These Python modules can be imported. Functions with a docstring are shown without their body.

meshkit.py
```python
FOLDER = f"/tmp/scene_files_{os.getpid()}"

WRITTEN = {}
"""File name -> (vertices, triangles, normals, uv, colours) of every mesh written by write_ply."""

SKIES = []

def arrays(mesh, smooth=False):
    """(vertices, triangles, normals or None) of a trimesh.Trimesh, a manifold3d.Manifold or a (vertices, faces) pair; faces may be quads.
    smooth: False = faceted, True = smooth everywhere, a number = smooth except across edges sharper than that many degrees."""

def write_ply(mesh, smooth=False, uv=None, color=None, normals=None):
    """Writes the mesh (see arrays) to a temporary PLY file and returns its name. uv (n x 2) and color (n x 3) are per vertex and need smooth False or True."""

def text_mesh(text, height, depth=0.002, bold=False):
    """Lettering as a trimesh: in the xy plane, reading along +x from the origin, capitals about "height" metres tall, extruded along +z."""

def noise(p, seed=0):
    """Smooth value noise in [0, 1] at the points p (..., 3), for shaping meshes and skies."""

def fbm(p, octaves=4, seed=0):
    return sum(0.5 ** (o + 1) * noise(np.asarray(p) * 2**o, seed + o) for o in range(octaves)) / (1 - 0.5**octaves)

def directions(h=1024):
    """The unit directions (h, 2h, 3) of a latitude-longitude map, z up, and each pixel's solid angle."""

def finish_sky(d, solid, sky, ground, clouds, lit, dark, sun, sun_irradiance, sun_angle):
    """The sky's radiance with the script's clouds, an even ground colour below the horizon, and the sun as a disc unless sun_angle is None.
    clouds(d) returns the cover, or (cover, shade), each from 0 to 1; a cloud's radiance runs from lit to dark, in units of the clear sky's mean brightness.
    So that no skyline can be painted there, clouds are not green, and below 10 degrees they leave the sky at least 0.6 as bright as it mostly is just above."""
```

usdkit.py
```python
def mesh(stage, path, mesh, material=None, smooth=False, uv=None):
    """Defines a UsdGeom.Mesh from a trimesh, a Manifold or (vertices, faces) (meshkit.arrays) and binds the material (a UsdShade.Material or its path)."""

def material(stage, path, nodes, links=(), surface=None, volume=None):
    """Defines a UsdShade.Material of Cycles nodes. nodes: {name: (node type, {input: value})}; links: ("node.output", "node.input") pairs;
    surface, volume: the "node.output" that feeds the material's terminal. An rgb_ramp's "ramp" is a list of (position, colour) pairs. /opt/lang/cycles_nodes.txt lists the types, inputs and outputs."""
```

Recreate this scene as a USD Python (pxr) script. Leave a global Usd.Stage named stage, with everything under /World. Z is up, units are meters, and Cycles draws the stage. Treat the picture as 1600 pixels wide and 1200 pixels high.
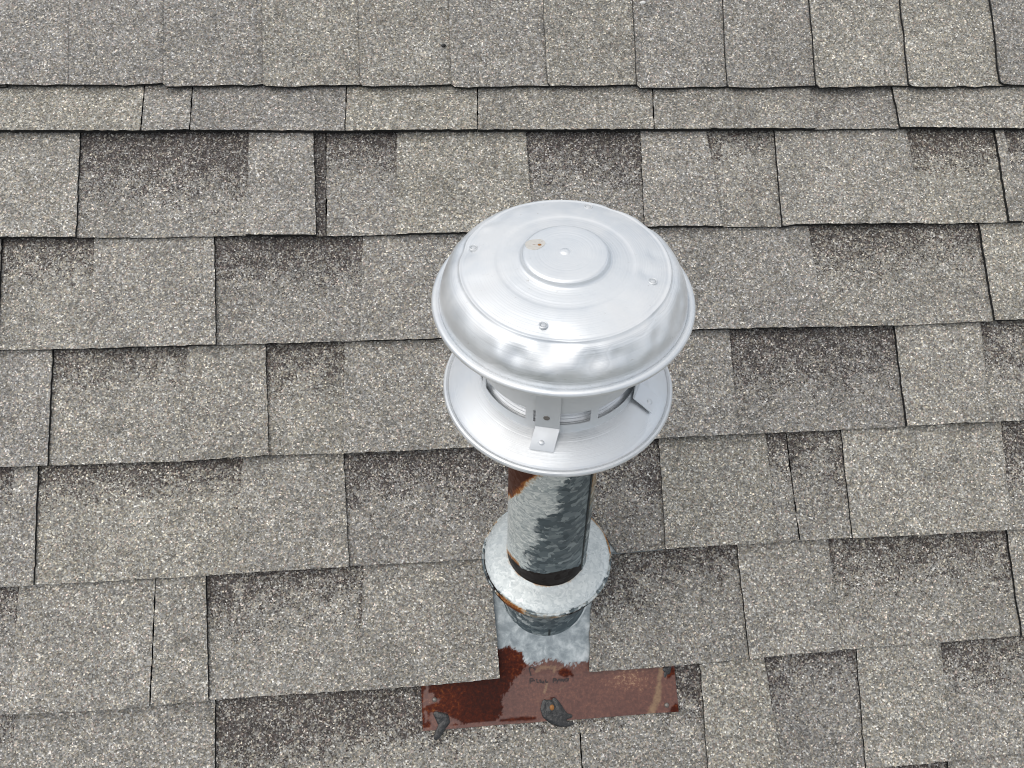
import math, random
import numpy as np, trimesh, shapely, manifold3d as m3
from shapely.geometry import Polygon, Point
import usdkit, meshkit
from pxr import Usd, UsdGeom, UsdLux, UsdShade, Gf, Sdf, Vt

random.seed(7)
rng = np.random.default_rng(7)
stage = Usd.Stage.CreateInMemory()
UsdGeom.SetStageUpAxis(stage, UsdGeom.Tokens.z)
UsdGeom.SetStageMetersPerUnit(stage, 1.0)
UsdGeom.Xform.Define(stage, '/World')
UsdGeom.Scope.Define(stage, '/World/Looks')

# ------------------------------------------------------------------ camera, sky, sun, exposure
PITCH, FPX = math.radians(49.4), 1300.0          # camera tilt below the horizon; focal length for a picture 1600 wide
EXPOSURE = 1.5
SUN_DIR = np.array([-0.55, -0.25, 0.95]); SUN_DIR /= np.linalg.norm(SUN_DIR)
SUN_INTENSITY, SUN_ANGLE, SKY_STRENGTH = 0.12, 70.0, 0.112
H = 5.0                                          # height of the pipe's base above the ground
FW = np.array([0, math.cos(PITCH), -math.sin(PITCH)]); UP = np.array([0, math.sin(PITCH), math.cos(PITCH)]); RT = np.array([1.0, 0, 0])


def ray(px, py):
    return FW + RT * (px - 800) / FPX - UP * (py - 600) / FPX


BASE_FROM_CAM = ray(850, 928) * 1.035 + np.array([0, 0, 0.018])
CAM = np.array([0, 0, H]) - BASE_FROM_CAM


def pix(P):                                      # world points to the photograph's pixels (used to lay out stains, painted reflections and joints)
    q = np.asarray(P) - CAM
    d = q @ FW
    return 800 + FPX * q[..., 0] / d, 600 - FPX * (q @ UP) / d


cam = UsdGeom.Camera.Define(stage, '/World/camera')
cam.CreateHorizontalApertureAttr(36.0); cam.CreateVerticalApertureAttr(27.0)
cam.CreateFocalLengthAttr(36.0 * FPX / 1600)
cam.CreateClippingRangeAttr(Gf.Vec2f(0.02, 2000))
cam.CreateExposureAttr(EXPOSURE)
cam.AddTransformOp().Set(Gf.Matrix4d(*RT, 0, *UP, 0, *(-FW), 0, *CAM, 1))

el, rot = math.asin(SUN_DIR[2]), math.atan2(SUN_DIR[0], SUN_DIR[1])
CLOUD = 3.2                                       # cloud radiance in the sky texture's own units
sky_mat = usdkit.material(stage, '/World/Looks/sky_look', {
    'sky': ('sky_texture', {'sky_type': 'single_scattering', 'sun_disc': False, 'sun_elevation': el, 'sun_rotation': rot, 'aerosol_density': 3.0}),
    'tc': ('texture_coordinate', {}), 'sx': ('separate_xyz', {}),
    'ov': ('rgb_ramp', {'ramp': [(0, (0.32, 0.365, 0.43)), (1, (1.08, 1.06, 1.03))]}),   # an overcast sky is about three times brighter overhead
    'n': ('noise_texture', {'scale': 2.0, 'detail': 5.0, 'roughness': 0.55, 'distortion': 0.3}),
    'r': ('rgb_ramp', {'ramp': [(0.25, (0.70, 0.735, 0.79)), (0.5, (0.97, 0.985, 1.0)), (0.75, (1.32, 1.31, 1.28))]}),
    'cloud': ('mix', {'mix_type': 'multiply', 'fac': 1.0}),
    'lvl': ('mix', {'mix_type': 'multiply', 'fac': 1.0, 'color2': (CLOUD,) * 3}),
    'mix': ('mix', {'mix_type': 'mix', 'fac': 0.90}),
    'bg': ('background_shader', {'strength': SKY_STRENGTH})},
    [('tc.generated', 'n.vector'), ('tc.generated', 'sx.vector'), ('sx.z', 'ov.fac'), ('n.fac', 'r.fac'), ('ov.color', 'cloud.color1'), ('r.color', 'cloud.color2'), ('cloud.color', 'lvl.color1'),
     ('sky.color', 'mix.color1'), ('lvl.color', 'mix.color2'), ('mix.color', 'bg.color')], surface='bg.background')
dome = UsdLux.DomeLight.Define(stage, '/World/sky')
UsdShade.MaterialBindingAPI.Apply(dome.GetPrim()).Bind(sky_mat)
dome.GetPrim().SetCustomDataByKey('kind', 'structure')
sun = UsdLux.DistantLight.Define(stage, '/World/sun')
sun.CreateIntensityAttr(SUN_INTENSITY); sun.CreateAngleAttr(SUN_ANGLE); sun.CreateNormalizeAttr(True); sun.CreateColorAttr(Gf.Vec3f(1.0, 0.97, 0.93))
zax = SUN_DIR; xax = np.cross([0, 0, 1], zax); xax /= np.linalg.norm(xax); yax = np.cross(zax, xax)
sun.AddTransformOp().Set(Gf.Matrix4d(*xax, 0, *yax, 0, *zax, 0, 0, 0, 30, 1))

# ------------------------------------------------------------------ helpers
used = {}


def path_of(name, parent=None):
    root = str(parent.GetPath()) if parent is not None else '/World'
    n = used.get((root, name), 0); used[(root, name)] = n + 1
    return f'{root}/{name}' + (f'_{n:03d}' if n else '')


def obj(name, mesh, mat, parent=None, smooth=False, attrs=None):
    m = usdkit.mesh(stage, path_of(name, parent), mesh, mat, smooth=smooth)
    if attrs:
        api = UsdGeom.PrimvarsAPI(m)
        for k, v in attrs.items():
            api.CreatePrimvar(k, Sdf.ValueTypeNames.FloatArray, 'vertex').Set(Vt.FloatArray.FromNumpy(np.asarray(v, np.float32)))
    return m.GetPrim()


def thing(name, label=None, cat=None, group=None, kind=None):
    x = UsdGeom.Xform.Define(stage, path_of(name))
    tag(x.GetPrim(), label, cat, group, kind)
    return x


def tag(o, label=None, cat=None, group=None, kind=None):
    for k, v in (('label', label), ('category', cat), ('group', group), ('kind', kind)):
        if v:
            o.SetCustomDataByKey(k, v)
    return o


def mat(name, nodes, links=(), surface='p.BSDF'):
    return usdkit.material(stage, '/World/Looks/' + name, nodes, links, surface=surface)


def grid_faces(nu, nv, wrap=False):              # vertices ordered [i along v][j along u]
    f = []
    J = nu if wrap else nu - 1
    i, j = np.meshgrid(np.arange(nv - 1), np.arange(J), indexing='ij')
    a = i * nu + j; b = i * nu + (j + 1) % nu; c = a + nu; d = b + nu
    return np.concatenate([np.stack([a, b, d], -1).reshape(-1, 3), np.stack([a, d, c], -1).reshape(-1, 3)])


def revolve(profile, n=128, closed=True, warp=None):
    """A solid of revolution from a (r, z) outline; outline runs so that faces look outwards when it goes round counter-clockwise (seen with r to the right, z up)."""
    pr = np.array(profile, float)
    if closed:
        pr = np.vstack([pr, pr[:1]])
    t = np.arange(n) / n * 2 * np.pi
    R = pr[:, 0][:, None]; Z = np.repeat(pr[:, 1][:, None], n, 1)
    T = np.repeat(t[None], len(pr), 0)
    if warp is not None:
        dR, dZ = warp(np.repeat(R, n, 1), Z, T)
        Rr = R + dR; Z = Z + dZ
    else:
        Rr = np.repeat(R, n, 1)
    v = np.stack([Rr * np.cos(T), Rr * np.sin(T), Z], -1).reshape(-1, 3)
    m = trimesh.Trimesh(v, grid_faces(n, len(pr), True), process=False)
    m.merge_vertices(); m.update_faces(m.nondegenerate_faces()); m.remove_unreferenced_vertices()
    return m


def spline(pts, n):
    from scipy.interpolate import PchipInterpolator
    p = np.array(pts, float); s = np.r_[0, np.cumsum(np.linalg.norm(np.diff(p, axis=0), axis=1))]
    x = np.linspace(0, s[-1], n)
    return np.stack([PchipInterpolator(s, p[:, k])(x) for k in range(p.shape[1])], -1)


def smoothstep(a, b, x):
    t = np.clip((x - a) / (b - a), 0, 1)
    return t * t * (3 - 2 * t)


# ------------------------------------------------------------------ materials
def shingle_material(name, light=1.0):
    return mat(name, {
        'tc': ('texture_coordinate', {}),
        'v': ('voronoi_texture', {'scale': 600.0}),
        'v2': ('voronoi_texture', {'scale': 330.0}),
        'nl': ('noise_texture', {'scale': 14.0, 'detail': 4.0, 'roughness': 0.6}),
        'nf': ('noise_texture', {'scale': 85.0, 'detail': 5.0, 'roughness': 0.65}), 'nm': ('noise_texture', {'scale': 48.0, 'detail': 4.0, 'roughness': 0.6}), 'nmr': ('map_range', {'from_min': 0.3, 'from_max': 0.7, 'to_min': 0.86, 'to_max': 1.12}), 'tm2': ('math', {'math_type': 'multiply'}),
        's': ('separate_color', {}), 's2': ('separate_color', {}),
        'ramp': ('rgb_ramp', {'ramp': [(0, (0.10,) * 3), (0.2, (0.16,) * 3), (0.5, (0.235,) * 3), (0.76, (0.30,) * 3), (0.90, (0.39,) * 3), (0.965, (0.55,) * 3), (1, (0.75,) * 3)]}),
        'ramp2': ('rgb_ramp', {'ramp': [(0, (0.78,) * 3), (0.5, (1.0,) * 3), (0.85, (1.10,) * 3), (1, (1.30,) * 3)]}),
        'hue': ('rgb_ramp', {'ramp': [(0, (0.97, 0.98, 1.0)), (0.35, (1.0, 1, .985)), (0.6, (1.04, 1.0, 0.92)), (0.85, (1.09, 1.01, 0.84)), (0.93, (1.14, 0.95, 0.89)), (1, (1.02, 1.0, .98))]}),
        'm1': ('mix', {'mix_type': 'multiply', 'fac': 1.0}), 'm2': ('mix', {'mix_type': 'multiply', 'fac': 1.0}),
        'nlr': ('map_range', {'from_min': 0.3, 'from_max': 0.7, 'to_min': 0.86, 'to_max': 1.12}),
        'tone': ('attribute', {'attribute': 'tone'}), 'band': ('attribute', {'attribute': 'band'}), 'warm': ('attribute', {'attribute': 'warm'}), 'edge': ('attribute', {'attribute': 'edge'}),
        'tm': ('math', {'math_type': 'multiply'}),
        'm3': ('mix', {'mix_type': 'multiply', 'fac': 1.0}),
        'wm': ('mix', {'mix_type': 'mix', 'color1': (1.15, 1.115, 1.075), 'color2': (1.185, 1.145, 1.035)}),
        'm4': ('mix', {'mix_type': 'multiply', 'fac': 1.0}),
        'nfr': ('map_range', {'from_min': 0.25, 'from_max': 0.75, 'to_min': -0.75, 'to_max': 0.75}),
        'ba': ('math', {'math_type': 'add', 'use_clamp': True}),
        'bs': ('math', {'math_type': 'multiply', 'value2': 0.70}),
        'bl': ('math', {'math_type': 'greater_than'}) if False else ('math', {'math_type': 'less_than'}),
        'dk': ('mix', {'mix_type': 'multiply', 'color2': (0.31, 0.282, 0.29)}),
        'ek': ('mix', {'mix_type': 'mix', 'color2': (0.012, 0.012, 0.012)}),
        'bh': ('math', {'math_type': 'add'}),
        'bump': ('bump', {'strength': 0.75, 'distance': 0.0009}),
        'p': ('principled_bsdf', {'roughness': 0.82, 'specular_ior_level': 0.35})},
        [('tc.object', 'v.vector'), ('tc.object', 'v2.vector'), ('tc.object', 'nl.vector'), ('tc.object', 'nf.vector'),
         ('v.color', 's.color'), ('v2.color', 's2.color'), ('s.r', 'ramp.fac'), ('s2.r', 'ramp2.fac'), ('s.g', 'hue.fac'),
         ('ramp.color', 'm1.color1'), ('ramp2.color', 'm1.color2'), ('m1.color', 'm2.color1'), ('hue.color', 'm2.color2'),
         ('nl.fac', 'nlr.value'), ('nlr.result', 'tm.value1'), ('tone.fac', 'tm2.value1'), ('tc.object', 'nm.vector'), ('nm.fac', 'nmr.value'), ('nmr.result', 'tm2.value2'), ('tm2.value', 'tm.value2'), ('m2.color', 'm3.color1'), ('tm.value', 'm3.color2'),
         ('warm.fac', 'wm.fac'), ('m3.color', 'm4.color1'), ('wm.color', 'm4.color2'),
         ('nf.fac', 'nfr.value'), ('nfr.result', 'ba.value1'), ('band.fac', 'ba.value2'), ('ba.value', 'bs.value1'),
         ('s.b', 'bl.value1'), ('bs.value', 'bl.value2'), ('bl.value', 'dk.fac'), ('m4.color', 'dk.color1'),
         ('edge.fac', 'ek.fac'), ('dk.color', 'ek.color1'), ('ek.color', 'p.base_color'),
         ('v.distance', 'bh.value1'), ('s.g', 'bh.value2'), ('bh.value', 'bump.height'), ('bump.normal', 'p.normal')])


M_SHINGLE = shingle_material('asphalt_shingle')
M_FELT = mat('roof_felt', {'tc': ('texture_coordinate', {}), 'n': ('noise_texture', {'scale': 60.0, 'detail': 4.0}), 'r': ('rgb_ramp', {'ramp': [(0.3, (0.012,) * 3), (0.7, (0.03,) * 3)]}), 'p': ('principled_bsdf', {'roughness': 0.9})},
             [('tc.object', 'n.vector'), ('n.fac', 'r.fac'), ('r.color', 'p.base_color')])
M_FAR_SHINGLE = mat('far_shingle', {'tc': ('texture_coordinate', {}), 'v': ('voronoi_texture', {'scale': 300.0}),
                    'b': ('brick_texture', {'scale': 1.0, 'brick_width': 0.3, 'row_height': 0.142, 'mortar_size': 0.003, 'color1': (1.1,) * 3, 'color2': (0.75,) * 3, 'mortar': (0.2,) * 3}),
                    'r': ('rgb_ramp', {'ramp': [(0, (0.04,) * 3), (0.5, (0.16, 0.158, 0.15)), (0.9, (0.3, 0.295, 0.28)), (1, (0.6,) * 3)]}), 's': ('separate_color', {}), 'm': ('mix', {'mix_type': 'multiply', 'fac': 1.0}), 'p': ('principled_bsdf', {'roughness': 0.85})},
                    [('tc.object', 'v.vector'), ('tc.object', 'b.vector'), ('v.color', 's.color'), ('s.r', 'r.fac'), ('r.color', 'm.color1'), ('b.color', 'm.color2'), ('m.color', 'p.base_color')])
M_GRASS = mat('lawn', {'tc': ('texture_coordinate', {}), 'n': ('noise_texture', {'scale': 3.0, 'detail': 8.0}), 'r': ('rgb_ramp', {'ramp': [(0.3, (0.034, 0.042, 0.024)), (0.7, (0.075, 0.084, 0.05))]}), 'p': ('principled_bsdf', {'roughness': 0.95})},
              [('tc.object', 'n.vector'), ('n.fac', 'r.fac'), ('r.color', 'p.base_color')])


def aluminium(name, rough=0.36, base=0.86, ring_bump=0.25, spot=0.5, metal=0.95):
    # spun aluminium: fine turning lines round the axis, a chalky oxide film in patches, water spots
    return mat(name, {
        'tc': ('texture_coordinate', {}), 'sx': ('separate_xyz', {}),
        'flat': ('vector_math', {'math_type': 'multiply', 'vector2': (1, 1, 0)}),
        'len': ('vector_math', {'math_type': 'length'}),
        'rz': ('math', {'math_type': 'subtract'}), 'rs': ('math', {'math_type': 'multiply', 'value2': 620.0}),
        'tn': ('noise_texture', {'dimensions': '1D', 'scale': 1.0, 'detail': 2.0, 'roughness': 0.6}),
        'bn': ('noise_texture', {'scale': 22.0, 'detail': 6.0, 'roughness': 0.62}),
        'bn2': ('noise_texture', {'scale': 230.0, 'detail': 4.0, 'roughness': 0.7}),
        'film': ('map_range', {'from_min': 0.38, 'from_max': 0.66, 'to_min': 0.0, 'to_max': 1.0, 'clamp': True}),
        'rough': ('map_range', {'from_min': 0.0, 'from_max': 1.0, 'to_min': rough - 0.06, 'to_max': rough + 0.14}),
        'col': ('mix', {'mix_type': 'mix', 'color1': (base * 0.97, base * 1.0, base * 1.025), 'color2': (base * 0.99, base * 1.0, base * 1.005)}),
        'sp': ('map_range', {'from_min': 0.66, 'from_max': 0.78, 'to_min': 0.0, 'to_max': spot, 'clamp': True}),
        'dirt': ('mix', {'mix_type': 'mix', 'color2': (0.42, 0.40, 0.36)}),
        'metal': ('map_range', {'from_min': 0.0, 'from_max': 1.0, 'to_min': metal, 'to_max': metal - 0.25}),
        'bump': ('bump', {'strength': ring_bump, 'distance': 0.0004}),
        'bump2': ('bump', {'strength': 0.12, 'distance': 0.003}),
        'p': ('principled_bsdf', {})},
        [('tc.object', 'flat.vector1'), ('flat.vector', 'len.vector1'), ('tc.object', 'sx.vector'), ('len.value', 'rz.value1'), ('sx.z', 'rz.value2'), ('rz.value', 'rs.value1'), ('rs.value', 'tn.w'),
         ('tc.object', 'bn.vector'), ('tc.object', 'bn2.vector'), ('bn.fac', 'film.value'), ('film.result', 'rough.value'), ('film.result', 'col.fac'), ('film.result', 'metal.value'),
         ('bn2.fac', 'sp.value'), ('sp.result', 'dirt.fac'), ('col.color', 'dirt.color1'), ('dirt.color', 'p.base_color'), ('rough.result', 'p.roughness'), ('metal.result', 'p.metallic'),
         ('bn.fac', 'bump2.height'), ('bump2.normal', 'bump.normal'), ('tn.fac', 'bump.height'), ('bump.normal', 'p.normal')])


M_ALU = aluminium('spun_aluminium', rough=0.42, base=0.74, ring_bump=0.36, spot=0.7, metal=0.84)
M_ALU_FLANGE = aluminium('spun_aluminium_flange', rough=0.42, base=0.72, ring_bump=0.5, metal=0.80)
M_ALU_STRAP = aluminium('cut_aluminium_strap', rough=0.45, base=0.68, ring_bump=0.0, metal=0.75)
M_RIVET = aluminium('rivet_aluminium', rough=0.5, base=0.62, ring_bump=0.0, spot=0.9, metal=0.8)
M_DARK = mat('dark_inside', {'p': ('principled_bsdf', {'base_color': (0.02, 0.02, 0.02), 'roughness': 0.8})})

# galvanised steel: spangle crystals, a pale zone (on the pipe a painted reflection), rust, dark band; the masks come from the meshes' attributes
def galvanised(name, scale=105.0, soft=0.0):
    return mat(name, {
        'tc': ('texture_coordinate', {}),
        'map': ('mapping', {'rotation': (0.35, 0.2, 0.5), 'scale': (1.0, 1.0, 1.5)}),
        'dn': ('noise_texture', {'scale': 90.0, 'detail': 3.0}), 'da': ('vector_math', {'math_type': 'multiply_add', 'vector2': (0.017, 0.017, 0.017)}),
        'v': ('voronoi_texture', {'scale': scale}), 's': ('separate_color', {}),
        'v2': ('voronoi_texture', {'scale': scale * 2.1}), 's2': ('separate_color', {}),
        'dark': ('rgb_ramp', {'ramp': [(0, (0.055, 0.075, 0.085)), (0.5, (0.095, 0.122, 0.134)), (0.8, (0.15, 0.182, 0.192)), (1, (0.26, 0.30, 0.305))]}),
        'pale': ('rgb_ramp', {'ramp': [(p, tuple(c * (1 - soft) + soft * m for c, m in zip(q, (0.56, 0.595, 0.60)))) for p, q in ((0, (0.33, 0.375, 0.38)), (0.3, (0.46, 0.50, 0.50)), (0.7, (0.59, 0.625, 0.61)), (1, (0.72, 0.745, 0.725)))]}),
        'pa': ('attribute', {'attribute': 'pale'}), 'ru': ('attribute', {'attribute': 'rust'}), 'bd': ('attribute', {'attribute': 'dark'}),
        'pm': ('math', {'math_type': 'multiply_add', 'value2': 0.60}), 'pt': ('map_range', {'from_min': 0.60, 'from_max': 0.90, 'to_min': 0.0, 'to_max': 1.0, 'clamp': True}),
        'mix': ('mix', {'mix_type': 'mix'}), 'mm': ('mix', {'mix_type': 'mix', 'fac': 0.35}),
        'rn': ('noise_texture', {'scale': 320.0, 'detail': 5.0, 'roughness': 0.7}),
        'rs': ('math', {'math_type': 'multiply_add', 'value2': 0.5}), 'rt': ('map_range', {'from_min': 0.55, 'from_max': 0.95, 'to_min': 0.0, 'to_max': 1.0, 'clamp': True}),
        'rc': ('rgb_ramp', {'ramp': [(0, (0.42, 0.30, 0.14)), (0.35, (0.36, 0.17, 0.05)), (0.65, (0.16, 0.05, 0.018)), (1, (0.055, 0.02, 0.012))]}),
        'ra': ('map_range', {'from_min': 0.50, 'from_max': 0.72, 'to_min': 0.0, 'to_max': 1.0, 'clamp': True}),
        'rmix': ('mix', {'mix_type': 'mix'}), 'bmix': ('mix', {'mix_type': 'mix', 'color2': (0.010, 0.007, 0.006)}),
        'bs': ('math', {'math_type': 'multiply_add', 'value2': 0.25}), 'bt': ('map_range', {'from_min': 0.58, 'from_max': 0.66, 'to_min': 0.0, 'to_max': 1.0, 'clamp': True}),
        'dsp': ('map_range', {'from_min': 0.0, 'from_max': 1.0, 'to_min': 0.5, 'to_max': 0.08}), 'inv': ('math', {'math_type': 'maximum'}), 'met': ('map_range', {'from_min': 0.0, 'from_max': 1.0, 'to_min': 0.45, 'to_max': 0.0}),
        'ro': ('map_range', {'from_min': 0.0, 'from_max': 1.0, 'to_min': 0.36, 'to_max': 0.58}),
        'bump': ('bump', {'strength': 0.25, 'distance': 0.0012}),
        'p': ('principled_bsdf', {})},
        [('tc.object', 'map.vector'), ('tc.object', 'dn.vector'), ('dn.color', 'da.vector1'), ('map.vector', 'da.vector3'), ('da.vector', 'v.vector'), ('da.vector', 'v2.vector'),
         ('v.color', 's.color'), ('v2.color', 's2.color'), ('s.r', 'dark.fac'), ('s2.r', 'pale.fac'),
         ('s.g', 'pm.value1'), ('pa.fac', 'pm.value3'), ('pm.value', 'pt.value'), ('pt.result', 'mix.fac'), ('dark.color', 'mix.color1'), ('pale.color', 'mix.color2'),
         ('tc.object', 'rn.vector'), ('rn.fac', 'rs.value1'), ('ru.fac', 'rs.value3'), ('rs.value', 'rt.value'), ('rs.value', 'ra.value'), ('rt.result', 'rc.fac'),
         ('ra.result', 'rmix.fac'), ('mix.color', 'rmix.color1'), ('rc.color', 'rmix.color2'),
         ('rn.fac', 'bs.value1'), ('bd.fac', 'bs.value3'), ('bs.value', 'bt.value'), ('bt.result', 'bmix.fac'), ('rmix.color', 'bmix.color1'), ('bmix.color', 'p.base_color'),
         ('ra.result', 'inv.value1'), ('bt.result', 'inv.value2'), ('inv.value', 'met.value'), ('met.result', 'p.metallic'), ('inv.value', 'dsp.value'), ('dsp.result', 'p.specular_ior_level'), ('s.b', 'ro.value'), ('ro.result', 'p.roughness'),
         ('s.b', 'bump.height'), ('bump.normal', 'p.normal')])


M_GALV = galvanised('galvanised_steel', 135.0)
M_FROST = galvanised('frosted_zinc', 170.0, 0.55)

M_PLATE = mat('rusted_plate', {
    'tc': ('texture_coordinate', {}),
    'zi': ('attribute', {'attribute': 'zinc'}), 'pk': ('attribute', {'attribute': 'pink_sheen'}), 'tn': ('attribute', {'attribute': 'tan'}), 'fl': ('attribute', {'attribute': 'fleck'}),
    'n': ('noise_texture', {'scale': 260.0, 'detail': 6.0, 'roughness': 0.7}), 'n2': ('noise_texture', {'scale': 75.0, 'detail': 6.0, 'roughness': 0.65, 'distortion': 0.35}),
    'v': ('voronoi_texture', {'scale': 130.0}), 's': ('separate_color', {}),
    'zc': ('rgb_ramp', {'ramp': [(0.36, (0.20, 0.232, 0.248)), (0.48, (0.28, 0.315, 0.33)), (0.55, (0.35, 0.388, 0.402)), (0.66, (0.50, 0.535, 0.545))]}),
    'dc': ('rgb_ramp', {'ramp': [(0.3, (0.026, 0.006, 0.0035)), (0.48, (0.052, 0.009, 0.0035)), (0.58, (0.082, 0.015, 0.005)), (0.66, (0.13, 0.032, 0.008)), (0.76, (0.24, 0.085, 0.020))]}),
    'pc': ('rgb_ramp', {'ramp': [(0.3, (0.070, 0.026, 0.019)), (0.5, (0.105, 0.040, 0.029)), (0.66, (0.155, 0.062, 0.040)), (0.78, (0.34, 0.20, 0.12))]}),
    'fa': ('math', {'math_type': 'add'}),
    'm1': ('mix', {'mix_type': 'mix'}), 'm2': ('mix', {'mix_type': 'mix', 'color2': (0.235, 0.145, 0.08)}), 'm3': ('mix', {'mix_type': 'mix'}),
    'tt': ('math', {'math_type': 'multiply', 'use_clamp': True}), 'tr': ('map_range', {'from_min': 0.3, 'from_max': 0.6, 'to_min': 0.35, 'to_max': 1.0, 'clamp': True}),
    'sm': ('math', {'math_type': 'maximum'}), 'sp': ('map_range', {'to_min': 0.10, 'to_max': 0.5}), 'ro': ('mix_float', {'a': 0.30, 'b': 0.45}), 'met': ('math', {'math_type': 'multiply', 'value2': 0.35}),
    'bump': ('bump', {'strength': 0.2, 'distance': 0.001}),
    'p': ('principled_bsdf', {})},
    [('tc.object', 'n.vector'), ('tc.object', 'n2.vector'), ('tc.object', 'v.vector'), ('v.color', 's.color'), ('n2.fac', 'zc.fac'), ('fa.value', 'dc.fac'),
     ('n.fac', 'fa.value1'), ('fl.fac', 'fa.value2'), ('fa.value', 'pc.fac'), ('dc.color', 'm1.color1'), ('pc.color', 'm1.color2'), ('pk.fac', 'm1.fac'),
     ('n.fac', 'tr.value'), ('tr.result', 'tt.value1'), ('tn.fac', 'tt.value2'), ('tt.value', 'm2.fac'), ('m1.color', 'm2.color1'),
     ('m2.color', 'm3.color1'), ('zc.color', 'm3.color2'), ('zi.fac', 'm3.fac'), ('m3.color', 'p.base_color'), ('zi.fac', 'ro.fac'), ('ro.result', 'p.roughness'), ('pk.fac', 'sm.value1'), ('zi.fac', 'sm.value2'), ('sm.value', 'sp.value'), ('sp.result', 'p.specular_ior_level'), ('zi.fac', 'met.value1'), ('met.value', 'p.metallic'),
     ('n.fac', 'bump.height'), ('bump.normal', 'p.normal')])
M_TAR = mat('roof_sealant', {'tc': ('texture_coordinate', {}), 'n': ('noise_texture', {'scale': 250.0, 'detail': 4.0}), 'r': ('rgb_ramp', {'ramp': [(0.3, (0.008, 0.008, 0.008)), (0.7, (0.03, 0.03, 0.03))]}), 'b': ('bump', {'strength': 0.5, 'distance': 0.002}), 'p': ('principled_bsdf', {'roughness': 0.22})},
            [('tc.object', 'n.vector'), ('n.fac', 'r.fac'), ('r.color', 'p.base_color'), ('n.fac', 'b.height'), ('b.normal', 'p.normal')])
M_NAIL = mat('rusty_nail', {'p': ('principled_bsdf', {'base_color': (0.30, 0.13, 0.035), 'metallic': 0.3, 'roughness': 0.55})})
M_NAIL_GREY = mat('grey_nail', {'p': ('principled_bsdf', {'base_color': (0.22, 0.20, 0.18), 'metallic': 0.6, 'roughness': 0.4})})
M_INK = mat('dark_marking', {'p': ('principled_bsdf', {'base_color': (0.022, 0.009, 0.008), 'roughness': 0.5})})
M_SEAM = mat('dark_seam', {'p': ('principled_bsdf', {'base_color': (0.03, 0.035, 0.035), 'metallic': 0.2, 'roughness': 0.6})})
M_WHITE = mat('pale_crumb', {'p': ('principled_bsdf', {'base_color': (0.7, 0.69, 0.66), 'roughness': 0.8})})

# ------------------------------------------------------------------ the setting: ground and roof
ground = obj('ground', trimesh.Trimesh([[-600, -600, 0], [600, -600, 0], [600, 600, 0], [-600, 600, 0]], [[0, 1, 2], [0, 2, 3]]), M_GRASS)
tag(ground, 'lawn far below the roof', None, None, 'structure')

RP, RY = math.radians(32), math.radians(3)       # roof pitch and how far its eaves turn from the camera's right
RD = np.array([math.cos(RY), math.sin(RY), 0])
RS = np.array([-math.sin(RY) * math.cos(RP), math.cos(RY) * math.cos(RP), math.sin(RP)])
RN = np.cross(RD, RS)
BASE = np.array([0, 0, H])


def uv(px, py, w=0.004):                         # where a line of sight meets the roof, in the roof's own metres
    r = ray(px, py)
    P0 = BASE + RN * w
    q = CAM + r * (((P0 - CAM) @ RN) / (r @ RN)) - BASE
    return np.array([q @ RD, q @ RS])


def roof_to_world(p):
    p = np.asarray(p)
    return BASE + p[..., :1] * RD + p[..., 1:2] * RS + p[..., 2:3] * RN


ROOF_M = Gf.Matrix4d(*RD, 0, *RS, 0, *RN, 0, *BASE, 1)
roof = thing('roof', 'grey asphalt shingle roof slope under its ridge', None, None, 'structure')
roof.AddTransformOp().Set(ROOF_M)
roof_p = roof.GetPrim()

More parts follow.
